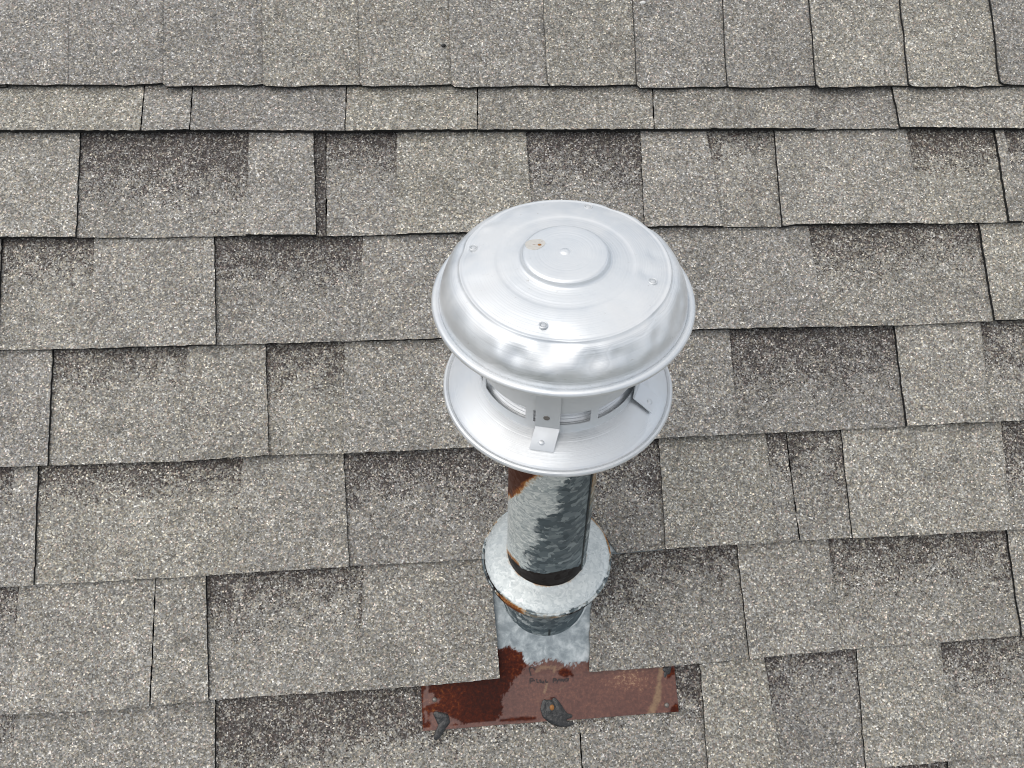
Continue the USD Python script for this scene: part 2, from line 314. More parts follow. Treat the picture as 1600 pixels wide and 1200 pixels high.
# bottom edges of the courses, from the ridge down, as read off the photograph
EDGE = [
    [(0, 139), (100, 136), (250, 139), (400, 139), (560, 138), (705, 140), (855, 140), (995, 142), (1136, 142), (1275, 140), (1420, 139), (1600, 138)],
    [(0, 208), (220, 209), (300, 207), (540, 209), (745, 207), (900, 207), (1100, 206), (1270, 205), (1400, 203), (1600, 205)],
    [(0, 374), (250, 373), (380, 370), (510, 371), (620, 369), (860, 363), (1040, 357), (1220, 356), (1280, 353), (1420, 352), (1540, 350), (1600, 349)],
    [(0, 548), (180, 546), (290, 542), (420, 538), (540, 535), (690, 531), (1085, 517), (1250, 513), (1400, 510), (1545, 503), (1600, 501)],
    [(0, 731), (80, 728), (190, 724), (280, 722), (420, 712), (535, 709), (700, 702), (1040, 685), (1250, 675), (1410, 667), (1500, 662), (1600, 657)],
    [(0, 917), (60, 913), (270, 902), (420, 892), (550, 884), (700, 876), (755, 872), (925, 867), (1040, 857), (1230, 845), (1290, 842), (1450, 835), (1560, 828), (1600, 827)],
    [(0, 1115), (190, 1105), (240, 1100), (330, 1092), (450, 1083), (550, 1077), (700, 1066), (780, 1057), (920, 1049), (1045, 1040), (1165, 1027), (1330, 1012), (1470, 1003), (1600, 991)],
    [(0, 1305), (500, 1268), (1000, 1226), (1340, 1198), (1600, 1175)],
    [(0, 1500), (800, 1440), (1600, 1360)]]
EDGE_UV = [np.array([uv(*p, w=0.005) for p in e]) for e in EDGE]
ELEN = [(e[:, 0].min(), e[:, 0].max()) for e in EDGE_UV]


def vb(k, u):                                    # the bottom edge of course k at u; flat on beyond the photograph
    e = EDGE_UV[k]
    return np.interp(u, e[:, 0], e[:, 1])


HB, TAB, UNDER = 0.0100, 0.0040, 0.0034


def base_w(k, u, v):
    b, t = vb(k, u), vb(k - 1, u)
    return HB * (1 - (v - b) / (t - b))


# pieces of each course: (x top left, x bottom left, x top right, x bottom right, raised tab?, y where the dark blend ends, tone, warmth)
T, R = True, False
PIECES = {
    1: [(-160, -160, 225, 225, T, 0, 1.05, .9), (225, 225, 300, 300, T, 0, .95, .3), (300, 300, 541, 541, T, 0, .92, .1), (541, 541, 746, 746, T, 0, 1.02, .9), (746, 746, 1020, 1020, T, 0, .95, .6),
        (1020, 1020, 1267, 1271, T, 0, .95, .5), (1267, 1271, 1395, 1401, R, 0, .88, .3), (1395, 1401, 1760, 1765, T, 0, 1.02, .6)],
    2: [(-200, -200, 125, 124, T, 0, 1.04, .5), (125, 124, 388, 386, R, 285, .97, .3), (388, 386, 490, 497, T, 0, 1.02, .2), (490, 497, 508, 511, R, 400, .75, .3), (508, 511, 620, 619, R, 245, .92, .3),
        (620, 619, 822, 834, T, 0, 1.03, .8), (822, 834, 1000, 1004, R, 262, .92, .2), (1000, 1004, 1105, 1128, T, 0, 1.0, .3), (1105, 1128, 1210, 1218, R, 240, .98, .5), (1210, 1218, 1418, 1440, T, 0, 1.02, .5),
        (1418, 1440, 1555, 1570, R, 250, 1.02, .9), (1555, 1570, 1570, 1592, T, 0, 1.0, .5), (1570, 1592, 1780, 1800, R, 240, .95, .5)],
    3: [(-180, -180, 2, 2, T, 0, 1.0, .5), (2, 2, 147, 144, R, 410, 1.04, .6), (147, 144, 335, 342, T, 0, 1.03, .4), (335, 342, 566, 563, R, 425, .93, .3), (566, 563, 790, 790, T, 0, .98, .3),
        (790, 790, 1010, 1010, R, 425, .95, .3), (1010, 1010, 1264, 1286, T, 0, .93, .2), (1264, 1286, 1530, 1547, R, 410, .98, .6), (1530, 1547, 1760, 1785, T, 0, 1.06, .9)],
    4: [(-180, -180, 82, 81, T, 0, 1.0, .2), (82, 81, 292, 285, R, 590, 1.02, .6), (292, 285, 415, 424, T, 0, 1.02, .6), (415, 424, 538, 538, R, 592, .98, .7), (538, 538, 740, 740, T, 0, .97, .4), (740, 740, 985, 985, R, 600, .92, .3),
        (985, 985, 1140, 1151, T, 0, .95, .2), (1140, 1151, 1398, 1411, R, 580, .88, .2), (1398, 1411, 1533, 1541, T, 0, 1.03, .6), (1533, 1541, 1790, 1800, R, 560, .95, .5)],
    5: [(-200, -200, 22, 14, R, 760, 1.0, .3), (22, 14, 60, 60, T, 0, 1.0, .3), (60, 60, 378, 370, R, 775, 1.05, .8), (378, 370, 537, 548, T, 0, 1.0, .5), (537, 548, 830, 840, R, 765, .92, .2),
        (830, 840, 1029, 1037, R, 790, .82, .2), (1029, 1037, 1197, 1212, T, 0, 1.0, .7), (1197, 1212, 1230, 1247, R, 730, .92, .4), (1230, 1247, 1314, 1327, R, 740, .95, .5), (1314, 1327, 1565, 1575, T, 0, 1.04, .7), (1565, 1575, 1800, 1810, R, 740, .95, .5)],
    6: [(-200, -200, 28, 20, R, 970, .97, .3), (28, 20, 243, 239, T, 0, 1.05, .5), (243, 239, 322, 331, T, 0, .98, .6), (322, 331, 567, 563, R, 965, .97, .5), (567, 563, 766, 782, T, 0, .95, .5),
        (924, 919, 1151, 1167, R, 930, .88, .4), (1151, 1167, 1295, 1311, T, 0, 1.0, .5), (1295, 1311, 1573, 1589, R, 890, .97, .6), (1573, 1589, 1820, 1835, T, 0, 1.0, .6)],
    7: [(-200, -200, 23, 15, R, 1150, .95, .3), (23, 15, 336, 341, T, 0, .98, .4), (336, 341, 903, 910, R, 1150, .95, .6), (903, 910, 1093, 1104, R, 1105, .90, .4), (1093, 1104, 1194, 1222, T, 0, 1.03, .8),
        (1194, 1222, 1338, 1347, R, 1075, .88, .2), (1338, 1347, 1471, 1482, T, 0, 1.05, .7), (1471, 1482, 1830, 1840, R, 1060, .96, .5)],
    8: [(-200, -200, 250, 250, T, 0, 1.0, .5), (250, 250, 480, 480, R, 1320, 1.0, .5), (480, 480, 760, 760, T, 0, 1.0, .5), (760, 760, 1000, 1000, R, 1290, 1.0, .5), (1000, 1000, 1340, 1350, T, 0, 1.0, .6), (1340, 1350, 1480, 1490, R, 1240, .85, .2), (1480, 1490, 1840, 1850, T, 0, 1.0, .5)]}

BOOT_R = 0.0540
boot_hole = shapely.affinity.scale(Point(0, 0).buffer(BOOT_R + 0.006, 48), 1, 1 / math.cos(RP), origin=(0, 0))


def rough_line(a, b, k=None, step=0.006, amp=0.00035):
    n = max(2, int(np.linalg.norm(np.subtract(b, a)) / step))
    t = np.linspace(0, 1, n, endpoint=False)
    p = np.outer(1 - t, a) + np.outer(t, b)
    if k is not None:                            # follow the edge of the course
        p[:, 1] = [vb(k, u) for u in p[:, 0]]
    d = np.subtract(b, a) / np.linalg.norm(np.subtract(b, a))
    j = rng.normal(0, amp, n) + 0.00015 * np.sin(t * rng.uniform(6, 20) + rng.uniform(0, 6))
    j[0] *= 0.3
    return p + np.outer(j, [-d[1], d[0]])


def piece_outline(k, tl, bl, tr, br, gap, gap2, over=0.022):
    up = np.array([0, over])
    ring = np.vstack([rough_line(bl + [gap, 0], br - [gap2, 0], k), rough_line(br - [gap2, 0], tr - [gap2, 0]), [tr - [gap2, 0], tr - [gap2, 0] + up, tl + [gap, 0] + up], rough_line(tl + [gap, 0], bl + [gap, 0])])
    return Polygon(ring).buffer(0)


def slab(poly, top, bottom):
    """A thin solid over a polygon in (u, v): top(u, v), bottom(u, v) heights. Returns the mesh and an edge flag per vertex."""
    if poly.geom_type != 'Polygon':
        poly = max(poly.geoms, key=lambda g: g.area)
    poly = shapely.geometry.polygon.orient(poly)
    v2, f = trimesh.creation.triangulate_polygon(poly, engine='earcut')
    keep, f = np.unique(f, return_inverse=True); v2 = v2[keep]; f = f.reshape(-1, 3)
    e1 = v2[f[:, 1]] - v2[f[:, 0]]; e2 = v2[f[:, 2]] - v2[f[:, 0]]
    flip = (e1[:, 0] * e2[:, 1] - e1[:, 1] * e2[:, 0]) < 0
    f = np.where(flip[:, None], f[:, ::-1], f)
    V, F, E, n0 = [np.c_[v2, top(v2[:, 0], v2[:, 1])]], [f], [np.zeros(len(v2))], len(v2)
    for ring in [poly.exterior, *poly.interiors]:
        c = np.array(ring.coords)[:-1]; n = len(c)
        V += [np.c_[c, top(c[:, 0], c[:, 1])], np.c_[c, bottom(c[:, 0], c[:, 1])]]; E.append(np.ones(2 * n))
        i = np.arange(n); j = (i + 1) % n
        F.append(np.vstack([np.c_[n0 + n + i, n0 + n + j, n0 + j], np.c_[n0 + n + i, n0 + j, n0 + i]])); n0 += 2 * n
    V.append(np.c_[v2, bottom(v2[:, 0], v2[:, 1])]); F.append(f[:, ::-1] + n0); E.append(np.ones(len(v2)))
    return (np.vstack(V), np.vstack(F)), np.concatenate(E)


def make_piece(k, tl, bl, tr, br, tab, band_v, tone, warm, cut=None, chamfer=None, beside=(True, True)):
    g1, g2 = [0.0007 if tab or not b else -0.004 for b in beside]     # a lower piece runs in under a raised neighbour
    poly = piece_outline(k, tl, bl, tr, br, g1, g2)
    if cut is not None:
        poly = poly.difference(cut)
    if chamfer is not None:
        poly = poly.difference(chamfer)
    lift = TAB if tab else 0.0
    sag = rng.normal(0, 0.00035)
    ph = rng.uniform(0, 6)
    curl, tw, um = rng.uniform(0, 0.0012), rng.normal(0, 0.004), (bl[0] + br[0]) / 2
    rise = lambda u, v: curl * np.clip(1 - (v - vb(k, u)) / 0.06, 0, 1) ** 2 + np.clip(tw * (u - um), -0.0006, 0.0006)
    top = lambda u, v: base_w(k, u, v) + lift + 0.0004 * np.sin(u * 23 + ph) + sag + rise(u, v)
    m, edge = slab(poly, top, lambda u, v: base_w(k, u, v) - UNDER + (0.0003 if tab else 0) + 0.9 * curl * np.clip(1 - (v - vb(k, u)) / 0.06, 0, 1) ** 2)
    v = m[0]
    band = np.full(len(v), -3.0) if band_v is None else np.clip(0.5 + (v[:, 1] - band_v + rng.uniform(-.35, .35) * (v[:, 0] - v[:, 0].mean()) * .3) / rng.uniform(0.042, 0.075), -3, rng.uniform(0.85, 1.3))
    return m, dict(tone=np.full(len(v), tone), warm=np.full(len(v), warm), band=band, edge=edge)


outer = []
for k, rows in PIECES.items():
    for i, (xt0, xb0, xt1, xb1, tab, yb, tone, warm) in enumerate(rows):
        def corner(x, kk):
            e = EDGE[kk]
            xs, ys = [p[0] for p in e], [p[1] for p in e]
            y = np.interp(x, xs, ys)
            if x < 0: y = ys[0] + (ys[1] - ys[0]) / (xs[1] - xs[0]) * (x - xs[0])
            if x > 1600: y = ys[-1] + (ys[-1] - ys[-2]) / (xs[-1] - xs[-2]) * (x - xs[-1])
            p = uv(x, y, 0.005)
            return np.array([p[0], vb(kk, p[0])])
        tl, bl, tr, br = corner(xt0, k - 1), corner(xb0, k), corner(xt1, k - 1), corner(xb1, k)
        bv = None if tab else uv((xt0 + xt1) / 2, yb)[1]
        tone_ = tone * rng.uniform(0.985, 1.015)
        cut = boot_hole if k in (5, 6) else None
        ch = None
        if k == 5 and (xt0, xt1) == (830, 1029):
            a, b, c = uv(945, 838), uv(969, 872), uv(900, 880)
            ch = Polygon([uv(935, 840), a, b, c, uv(850, 900), uv(840, 850)])
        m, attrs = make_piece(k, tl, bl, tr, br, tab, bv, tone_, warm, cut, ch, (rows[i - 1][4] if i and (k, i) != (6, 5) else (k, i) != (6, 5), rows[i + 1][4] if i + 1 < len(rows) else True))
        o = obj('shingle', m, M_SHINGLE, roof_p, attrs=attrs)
    # the course goes on beyond the photograph on both sides: one joined part
    first, last = rows[0], rows[-1]
    for side in (-1, 1):
        u0 = (uv(first[0], 600)[0] if side < 0 else uv(last[2], 600)[0])
        u0 = corner(first[1], k)[0] if side < 0 else corner(last[3], k)[0]
        u, tab = u0, not (first if side < 0 else last)[4]
        while abs(u) < 2.0:
            wd = rng.uniform(0.09, 0.22); u2 = u + side * wd
            a, b = (u2, u) if side < 0 else (u, u2)
            tl, bl, tr, br = [np.array([q, vb(kk, q)]) for q, kk in ((a, k - 1), (a, k), (b, k - 1), (b, k))]
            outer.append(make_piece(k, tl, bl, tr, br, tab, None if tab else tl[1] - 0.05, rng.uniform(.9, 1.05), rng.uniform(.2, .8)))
            u, tab = u2, not tab
E_LAST = len(EDGE_UV) - 1
for c in range(7):                               # courses further down the slope, out of the photograph
    e = EDGE_UV[-1].copy(); e[:, 1] -= 0.142
    EDGE_UV.append(e); k = len(EDGE_UV) - 1
    u, tab = -2.0, bool(c % 2)
    while u < 2.0:
        u2 = u + rng.uniform(0.09, 0.24)
        tl, bl, tr, br = [np.array([q, vb(kk, q)]) for q, kk in ((u, k - 1), (u, k), (u2, k - 1), (u2, k))]
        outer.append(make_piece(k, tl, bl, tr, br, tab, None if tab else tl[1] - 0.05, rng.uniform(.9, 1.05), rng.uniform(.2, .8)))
        u, tab = u2, not tab
V, F, A, n0 = [], [], {k: [] for k in ('tone', 'warm', 'band', 'edge')}, 0
for (v, f), a in outer:
    V.append(v); F.append(f + n0); n0 += len(v)
    for q in A: A[q].append(a[q])
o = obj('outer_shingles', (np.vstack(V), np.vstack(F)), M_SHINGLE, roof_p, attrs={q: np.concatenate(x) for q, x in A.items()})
tag(o, kind='stuff')

# ridge: caps folded over the top, each lying on the end of the cap to its left
V_CAP = float(np.mean(EDGE_UV[0][:, 1]))
V_RIDGE = V_CAP + 0.150
fold = math.pi - 2 * (math.pi / 2 - RP)          # how far the far slope turns down


def cap_profile(b_v, lift):                      # points of a cap's upper side from its front edge, over the ridge, down the back, in (v, w)
    front = [(b_v + s * (V_RIDGE - 0.02 - b_v), lift) for s in np.linspace(0, 1, 7)]
    rad = 0.035
    cx, cw = V_RIDGE - 0.02, lift - rad
    arc = [(cx + rad * math.sin(a), cw + rad * math.cos(a)) for a in np.linspace(0, fold, 9)[1:]]
    d = np.array([math.cos(fold), -math.sin(fold)])
    back = [tuple(np.array(arc[-1]) + d * s) for s in np.linspace(0, 0.14, 5)[1:]]
    return np.array(front + arc + back)


cap_bottom_x = [-330, -180, -35, 108, 255, 411, 562, 705, 855, 995, 1136, 1275, 1420, 1563, 1700, 1840]
cap_top_x = [-322, -173, -30, 110, 256, 409, 559, 700, 848, 988, 1128, 1263, 1405, 1545, 1676, 1810]
cap_tone = [.95, .95, 1.0, .95, .92, 1.03, .97, .93, .98, .93, .92, 1.03, 1.06, .91, .98, .95]
cap_warm = [.1, .1, .1, .1, .2, .7, .6, .3, .7, .2, .3, .7, .8, .2, .3, .3]
outer_caps = []
ubs = [uv(x, 139, .012)[0] for x in cap_bottom_x]
uts = [uv(x, 0, .012)[0] for x in cap_top_x]
v0 = uv(800, 0, .012)[1]
for s in (-1, 1):                                # more caps along the ridge, past the picture
    pass


def make_cap(ub, ut, ub2, ut2, tone, warm, seed):
    r = np.random.default_rng(seed)
    n = 12
    ss = np.r_[0, 0.009, np.linspace(0.03, 1, n - 2)]
    over = 0.035
    bv = float(vb(0, (ub + ub2) / 2)) + r.normal(0, 0.0008)
    rows_t, rows_b = [], []
    for s in ss:
        lift = 0.0145 - 0.0050 * s
        corner = 0.006 * max(0, 1 - s / 0.05) ** 2
        pr = cap_profile(bv + corner + r.normal(0, 0.0007) + (0.0020 * (s - .3)), lift)
        # across the ridge the cap's edge leans as the photograph shows
        w = (pr[:, 0] - V_CAP) / (v0 - V_CAP)
        lo = ub + (ut - ub) * np.minimum(w, 1.15); hi = ub2 + (ut2 - ub2) * np.minimum(w, 1.15) + over
        u = lo + (hi - lo) * s
        if s == 0:
            u = u + r.normal(0, 0.0005, len(u))
        tang = np.gradient(pr, axis=0); nrm = np.stack([-tang[:, 1], tang[:, 0]], -1); nrm /= np.linalg.norm(nrm, axis=1)[:, None]
        pb = pr - nrm * 0.0042
        rows_t.append(np.c_[u, pr]); rows_b.append(np.c_[u, pb])
    Tt, Bb = np.array(rows_t), np.array(rows_b)   # [n, m, 3]
    m = Tt.shape[1]
    V = [Tt.reshape(-1, 3)]; Fa = [grid_faces(m, n)[:, ::-1]]; Ed = [np.where(np.arange(n * m) < m, 0.75, 0.0)]
    k0 = n * m
    V.append(Bb.reshape(-1, 3)); Fa.append(grid_faces(m, n) + k0); Ed.append(np.ones(n * m)); k0 += n * m

    def wall(t, b, flip):
        nonlocal k0
        q = len(t); g = grid_faces(q, 2)
        V.append(np.vstack([b, t])); Fa.append((g[:, ::-1] if flip else g) + k0); Ed.append(np.ones(2 * q)); k0 += 2 * q
    wall(Tt[0], Bb[0], True); wall(Tt[-1], Bb[-1], False); wall(Tt[:, 0], Bb[:, 0], False); wall(Tt[:, -1], Bb[:, -1], True)
    V = np.vstack(V); N = len(V)
    return (V, np.vstack(Fa)), dict(tone=np.full(N, tone), warm=np.full(N, warm), band=np.full(N, -3.0), edge=np.concatenate(Ed))


for i in range(2, len(ubs) - 2):
    m, a = make_cap(ubs[i], uts[i], ubs[i + 1], uts[i + 1], cap_tone[i], cap_warm[i], 100 + i)
    obj('ridge_cap', m, M_SHINGLE, roof_p, attrs=a)
V, F, A, n0 = [], [], {k: [] for k in ('tone', 'warm', 'band', 'edge')}, 0
extra = [(ubs[0] - 0.118 * (j + 1), ubs[0] - 0.118 * j) for j in range(12)] + [(ubs[0], ubs[1]), (ubs[1], ubs[2])] + [(ubs[-2], ubs[-1])] + [(ubs[-1] + 0.118 * j, ubs[-1] + 0.118 * (j + 1)) for j in range(10)]
for j, (a, b) in enumerate(extra):
    (v, f), at = make_cap(a, a, b, b, rng.uniform(.92, 1.04), rng.uniform(.1, .8), 300 + j)
    V.append(v); F.append(f + n0); n0 += len(v)
    for q in A: A[q].append(at[q])
tag(obj('outer_ridge_caps', (np.vstack(V), np.vstack(F)), M_SHINGLE, roof_p, attrs={q: np.concatenate(x) for q, x in A.items()}), kind='stuff')

# the boards and felt below, the far slope, and the rest of this slope beyond the courses
def sheet(u0, u1, v0_, v1_, w):
    return trimesh.Trimesh([[u0, v0_, w], [u1, v0_, w], [u1, v1_, w], [u0, v1_, w]], [[0, 1, 2], [0, 2, 3]])


def box_mesh(lo, hi):
    b = trimesh.creation.box(np.subtract(hi, lo)); b.apply_translation(np.add(lo, hi) / 2); return b


obj('deck', box_mesh((-2.0, -1.5, -0.035), (2.0, V_RIDGE - 0.03, -0.012)), M_FELT, roof_p)
far = trimesh.util.concatenate([sheet(-5, -2.0, -4, V_RIDGE - 0.02, 0.0), sheet(2.0, 5, -4, V_RIDGE - 0.02, 0.0), sheet(-2.0, 2.0, -4, -1.35, 0.0)])
tag(obj('lower_slope', far, M_FAR_SHINGLE, roof_p), kind='stuff')
d = np.array([math.cos(fold), -math.sin(fold)])
p0 = np.array([V_RIDGE - 0.005, -0.012]); p1 = p0 + d * 4
back = trimesh.Trimesh([[-5, p0[0], p0[1]], [5, p0[0], p0[1]], [5, p1[0], p1[1]], [-5, p1[0], p1[1]]], [[0, 1, 2], [0, 2, 3]])
tag(obj('back_slope', back, M_FAR_SHINGLE, roof_p), kind='stuff')

# ------------------------------------------------------------------ the flashing: plate, boot, nails, sealant
flash = thing('pipe_flashing', 'rusty galvanised steel flashing plate and boot at the foot of the vent pipe', 'flashing')
flash.AddTransformOp().Set(ROOF_M)
fp = flash.GetPrim()
bl, br = uv(661, 1141, .004), uv(1060, 1111, .004)
ex = (br - bl); PW = np.linalg.norm(ex); ex /= PW; ey = np.array([-ex[1], ex[0]]); PH = 0.245
NU, NV = 230, 180
uu, vv = np.meshgrid(np.linspace(0, PW, NU), np.linspace(0, PH, NV))
wob = 0.0008 * (meshkit.noise(np.stack([uu * 40, vv * 40, 0 * uu], -1), 3) - .5) * (vv < 0.01)
P2 = bl + uu[..., None] * ex + (vv + wob)[..., None] * ey


def plate_w(u, v):
    b7, b6, b5 = base_w(7, u, v), base_w(6, u, v), base_w(5, u, v)
    e6, e5 = vb(6, u), vb(5, u)
    w7 = b7 + 0.0026; w6 = np.minimum(b6 - UNDER - 0.0004, 0.0026); w5 = b5 - UNDER - 0.0004
    t = smoothstep(e6 - 0.004, e6 + 0.002, v); w = w7 * (1 - t) + w6 * t
    t = smoothstep(e5 - 0.004, e5 + 0.002, v)
    return w * (1 - t) + w5 * t


W2 = plate_w(P2[..., 0], P2[..., 1]) + 0.0005 * (meshkit.fbm(np.stack([uu * 18, vv * 18, 0 * uu], -1), 2, 5) - .5)
top = np.concatenate([P2, W2[..., None]], -1).reshape(-1, 3)
X, Y = pix(roof_to_world(top))
nz = lambda s, seed: meshkit.fbm(np.stack([X / s, Y / s, 0 * X], -1), 4, seed) - .5
# zinc left bare above an uneven rust line
yb = np.interp(X, [766, 800, 808, 816, 820, 830, 845, 855, 868, 880, 900, 912, 920], [1012, 1011, 1016, 1022, 1035, 1039, 1036, 1031, 1031, 1036, 1038, 1035, 1033])
zinc = smoothstep(-1.6, 1.6, yb - Y + 9 * nz(5, 1) + 15 * nz(1.6, 9))
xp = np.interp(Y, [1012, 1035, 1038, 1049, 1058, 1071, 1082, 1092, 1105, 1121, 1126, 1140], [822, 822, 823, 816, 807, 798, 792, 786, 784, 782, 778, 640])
pink_sheen = smoothstep(-1, 1, X - xp + 9 * nz(6, 2) + 15 * nz(1.8, 8))  # sky reflection painted into the rust colour; left of it a dark reflection


def spot(poly, soft=1.0, n=3.0, s=5, seed=4):
    p = Polygon(poly); shapely.prepare(p)
    box = (X > p.bounds[0] - 8) & (X < p.bounds[2] + 8) & (Y > p.bounds[1] - 8) & (Y < p.bounds[3] + 8)
    out = np.zeros(len(X))
    if box.any():
        pts = shapely.points(X[box], Y[box])
        dd = shapely.distance(pts, p.exterior) * np.where(shapely.contains(p, pts), 1, -1)
        out[box] = smoothstep(-soft, soft, dd + n * 2 * nz(s, seed)[box])
    return out


pink_sheen = np.maximum.reduce([pink_sheen, spot([(666, 1068), (669, 1068), (670, 1082), (676, 1083), (680, 1090), (688, 1092), (686, 1097), (678, 1098), (668, 1101), (662, 1106), (660, 1095)]),
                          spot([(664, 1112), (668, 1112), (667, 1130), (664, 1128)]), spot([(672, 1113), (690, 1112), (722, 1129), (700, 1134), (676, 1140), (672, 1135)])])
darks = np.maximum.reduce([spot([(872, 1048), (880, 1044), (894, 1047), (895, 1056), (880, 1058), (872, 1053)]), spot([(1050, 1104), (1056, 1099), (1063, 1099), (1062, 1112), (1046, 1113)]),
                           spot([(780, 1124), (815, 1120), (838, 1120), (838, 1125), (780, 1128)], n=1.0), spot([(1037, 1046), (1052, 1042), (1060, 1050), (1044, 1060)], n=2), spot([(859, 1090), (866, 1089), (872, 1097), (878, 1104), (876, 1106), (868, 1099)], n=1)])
pink_sheen = pink_sheen * (1 - darks)
tan = np.maximum.reduce([spot([(1030, 1041), (1036, 1041), (1034, 1068), (1031, 1095), (1022, 1116), (1011, 1117), (1020, 1095), (1027, 1065)], soft=2, n=3),
                         0.8 * spot([(853, 1066), (857, 1067), (854, 1078), (851, 1084), (849, 1083)], n=.6), 0.8 * spot([(866, 1040), (869, 1041), (866, 1052), (863, 1050)], n=.6), 0.6 * spot([(830, 1052), (842, 1042), (860, 1040), (880, 1042), (872, 1046), (850, 1046)], n=4, s=3),
                         .5 * spot([(874, 1076), (884, 1070), (885, 1071), (875, 1078)], n=.3), .25 * spot([(838, 1096), (860, 1086), (861, 1087), (839, 1097)], n=.3)])
fleck = 0.15 * np.exp(-(((X - 985) / 40) ** 2 + ((Y - 1062) / 18) ** 2)) + 0.12 * nz(30, 6) - 0.13 * np.exp(-(((X - 765) / 40) ** 2 + ((Y - 1085) / 40) ** 2)) + 0.03 * (X < 720)  # also deepens the dark reflection painted at the left
thick = 0.0006
rim_idx = np.concatenate([np.arange(NU), np.arange(1, NV) * NU + NU - 1, (NV - 1) * NU + np.arange(NU - 2, -1, -1), np.arange(NV - 2, 0, -1) * NU])
N0 = len(top)
under_ring = top[rim_idx] - [0, 0, thick]
r_ = len(rim_idx); i = np.arange(r_); j = (i + 1) % r_
faces = np.vstack([grid_faces(NU, NV), np.c_[N0 + i, N0 + j, rim_idx[j]], np.c_[N0 + i, rim_idx[j], rim_idx[i]]])
vt = np.vstack([top, under_ring])
at = {n: np.concatenate([a, a[rim_idx]]) for n, a in dict(zinc=zinc, pink_sheen=pink_sheen, tan=tan, fleck=fleck).items()}
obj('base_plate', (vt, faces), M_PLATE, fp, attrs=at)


def w_at(px, py):
    p = uv(px, py, .004)
    return np.array([p[0], p[1], float(plate_w(p[0], p[1]))])


def strand(points, lift=0.0008):                 # a smeared bead of sealant: hulls of flattened spheres along a path (x, y, radius in picture units)
    parts = []
    for path in points:
        balls = []
        for x, y, r in path:
            c = w_at(x, y); rr = r / 1250
            s = trimesh.creation.icosphere(2, rr); s.apply_scale([1.08, 1.08, 0.36]); s.apply_translation(c + [0, 0, lift])
            balls.append(m3.Manifold(m3.Mesh(np.asarray(s.vertices, np.float32), np.asarray(s.faces, np.uint32))))
        for a, b in zip(balls[:-1], balls[1:]):
            parts.append(m3.Manifold.batch_hull([a, b]))
        if len(balls) == 1: parts.append(balls[0])
    u = m3.Manifold.batch_boolean(parts, m3.OpType.Add).refine_to_length(0.0016)
    g = u.to_mesh(); t = trimesh.Trimesh(np.array(g.vert_properties)[:, :3], np.array(g.tri_verts))
    t.merge_vertices()
    trimesh.smoothing.filter_taubin(t, iterations=8)
    t.vertices += t.vertex_normals * ((meshkit.fbm(t.vertices * 220, 3, 2) - .5) * 0.0006)[:, None]
    return t


s1 = obj('sealant_dab', strand([[(681, 1115, 3.5), (687, 1119, 6), (695, 1121, 6), (698, 1127, 4.5), (691, 1134, 5.5), (686, 1144, 5), (682, 1151, 3.5)], [(683, 1117, 4), (688, 1128, 4)]]), M_TAR, fp, smooth=True)
tag(s1, 'dark grey tar dab hanging over the plate\'s left bottom corner')
s2 = obj('sealant_dab', strand([[(851, 1097, 4), (849, 1107, 4.5), (853, 1116, 5.5), (862, 1123, 6), (874, 1128, 5.5), (885, 1130, 4), (893, 1129, 2.5)], [(866, 1093, 3), (871, 1102, 5), (876, 1112, 6), (883, 1118, 4.5), (891, 1118, 2.5)], [(863, 1105, 5), (872, 1115, 6), (880, 1122, 5)], [(853, 1098, 4), (860, 1098, 4.5), (863, 1106, 6.5), (858, 1112, 6)], [(856, 1100, 4.5), (861, 1112, 5), (872, 1120, 5)]]), M_TAR, fp, smooth=True)
tag(s2, 'curved dark grey tar dab at the middle of the plate\'s bottom edge')
n3 = trimesh.creation.icosphere(2, 0.0028); n3.apply_scale([1, 1.2, .6]); n3.apply_translation(w_at(862, 1104) + [0, 0, 0.0030])
obj('nail_head', n3, M_NAIL, s2, smooth=True)
s3 = obj('sealant_dab', strand([[(1040, 1046, 4), (1044, 1050, 3.5), (1046, 1044, 3)], [(1040, 1053, 2.5), (1039, 1057, 1.5)]], lift=0.0), M_TAR, fp, smooth=True)
tag(s3, 'small black tar dab at the plate\'s upper right corner')
for px, py in ((679, 1093), (1041, 1101)):
    c = w_at(px, py)
    h = revolve([(0, 0.0024), (0.0012, 0.0023), (0.0024, 0.0016), (0.0029, 0.0006), (0.0029, -0.001), (0, -0.001)][::-1], 24); h.apply_translation(c)
    obj('nail_head', h, M_NAIL_GREY, fp, smooth=40)
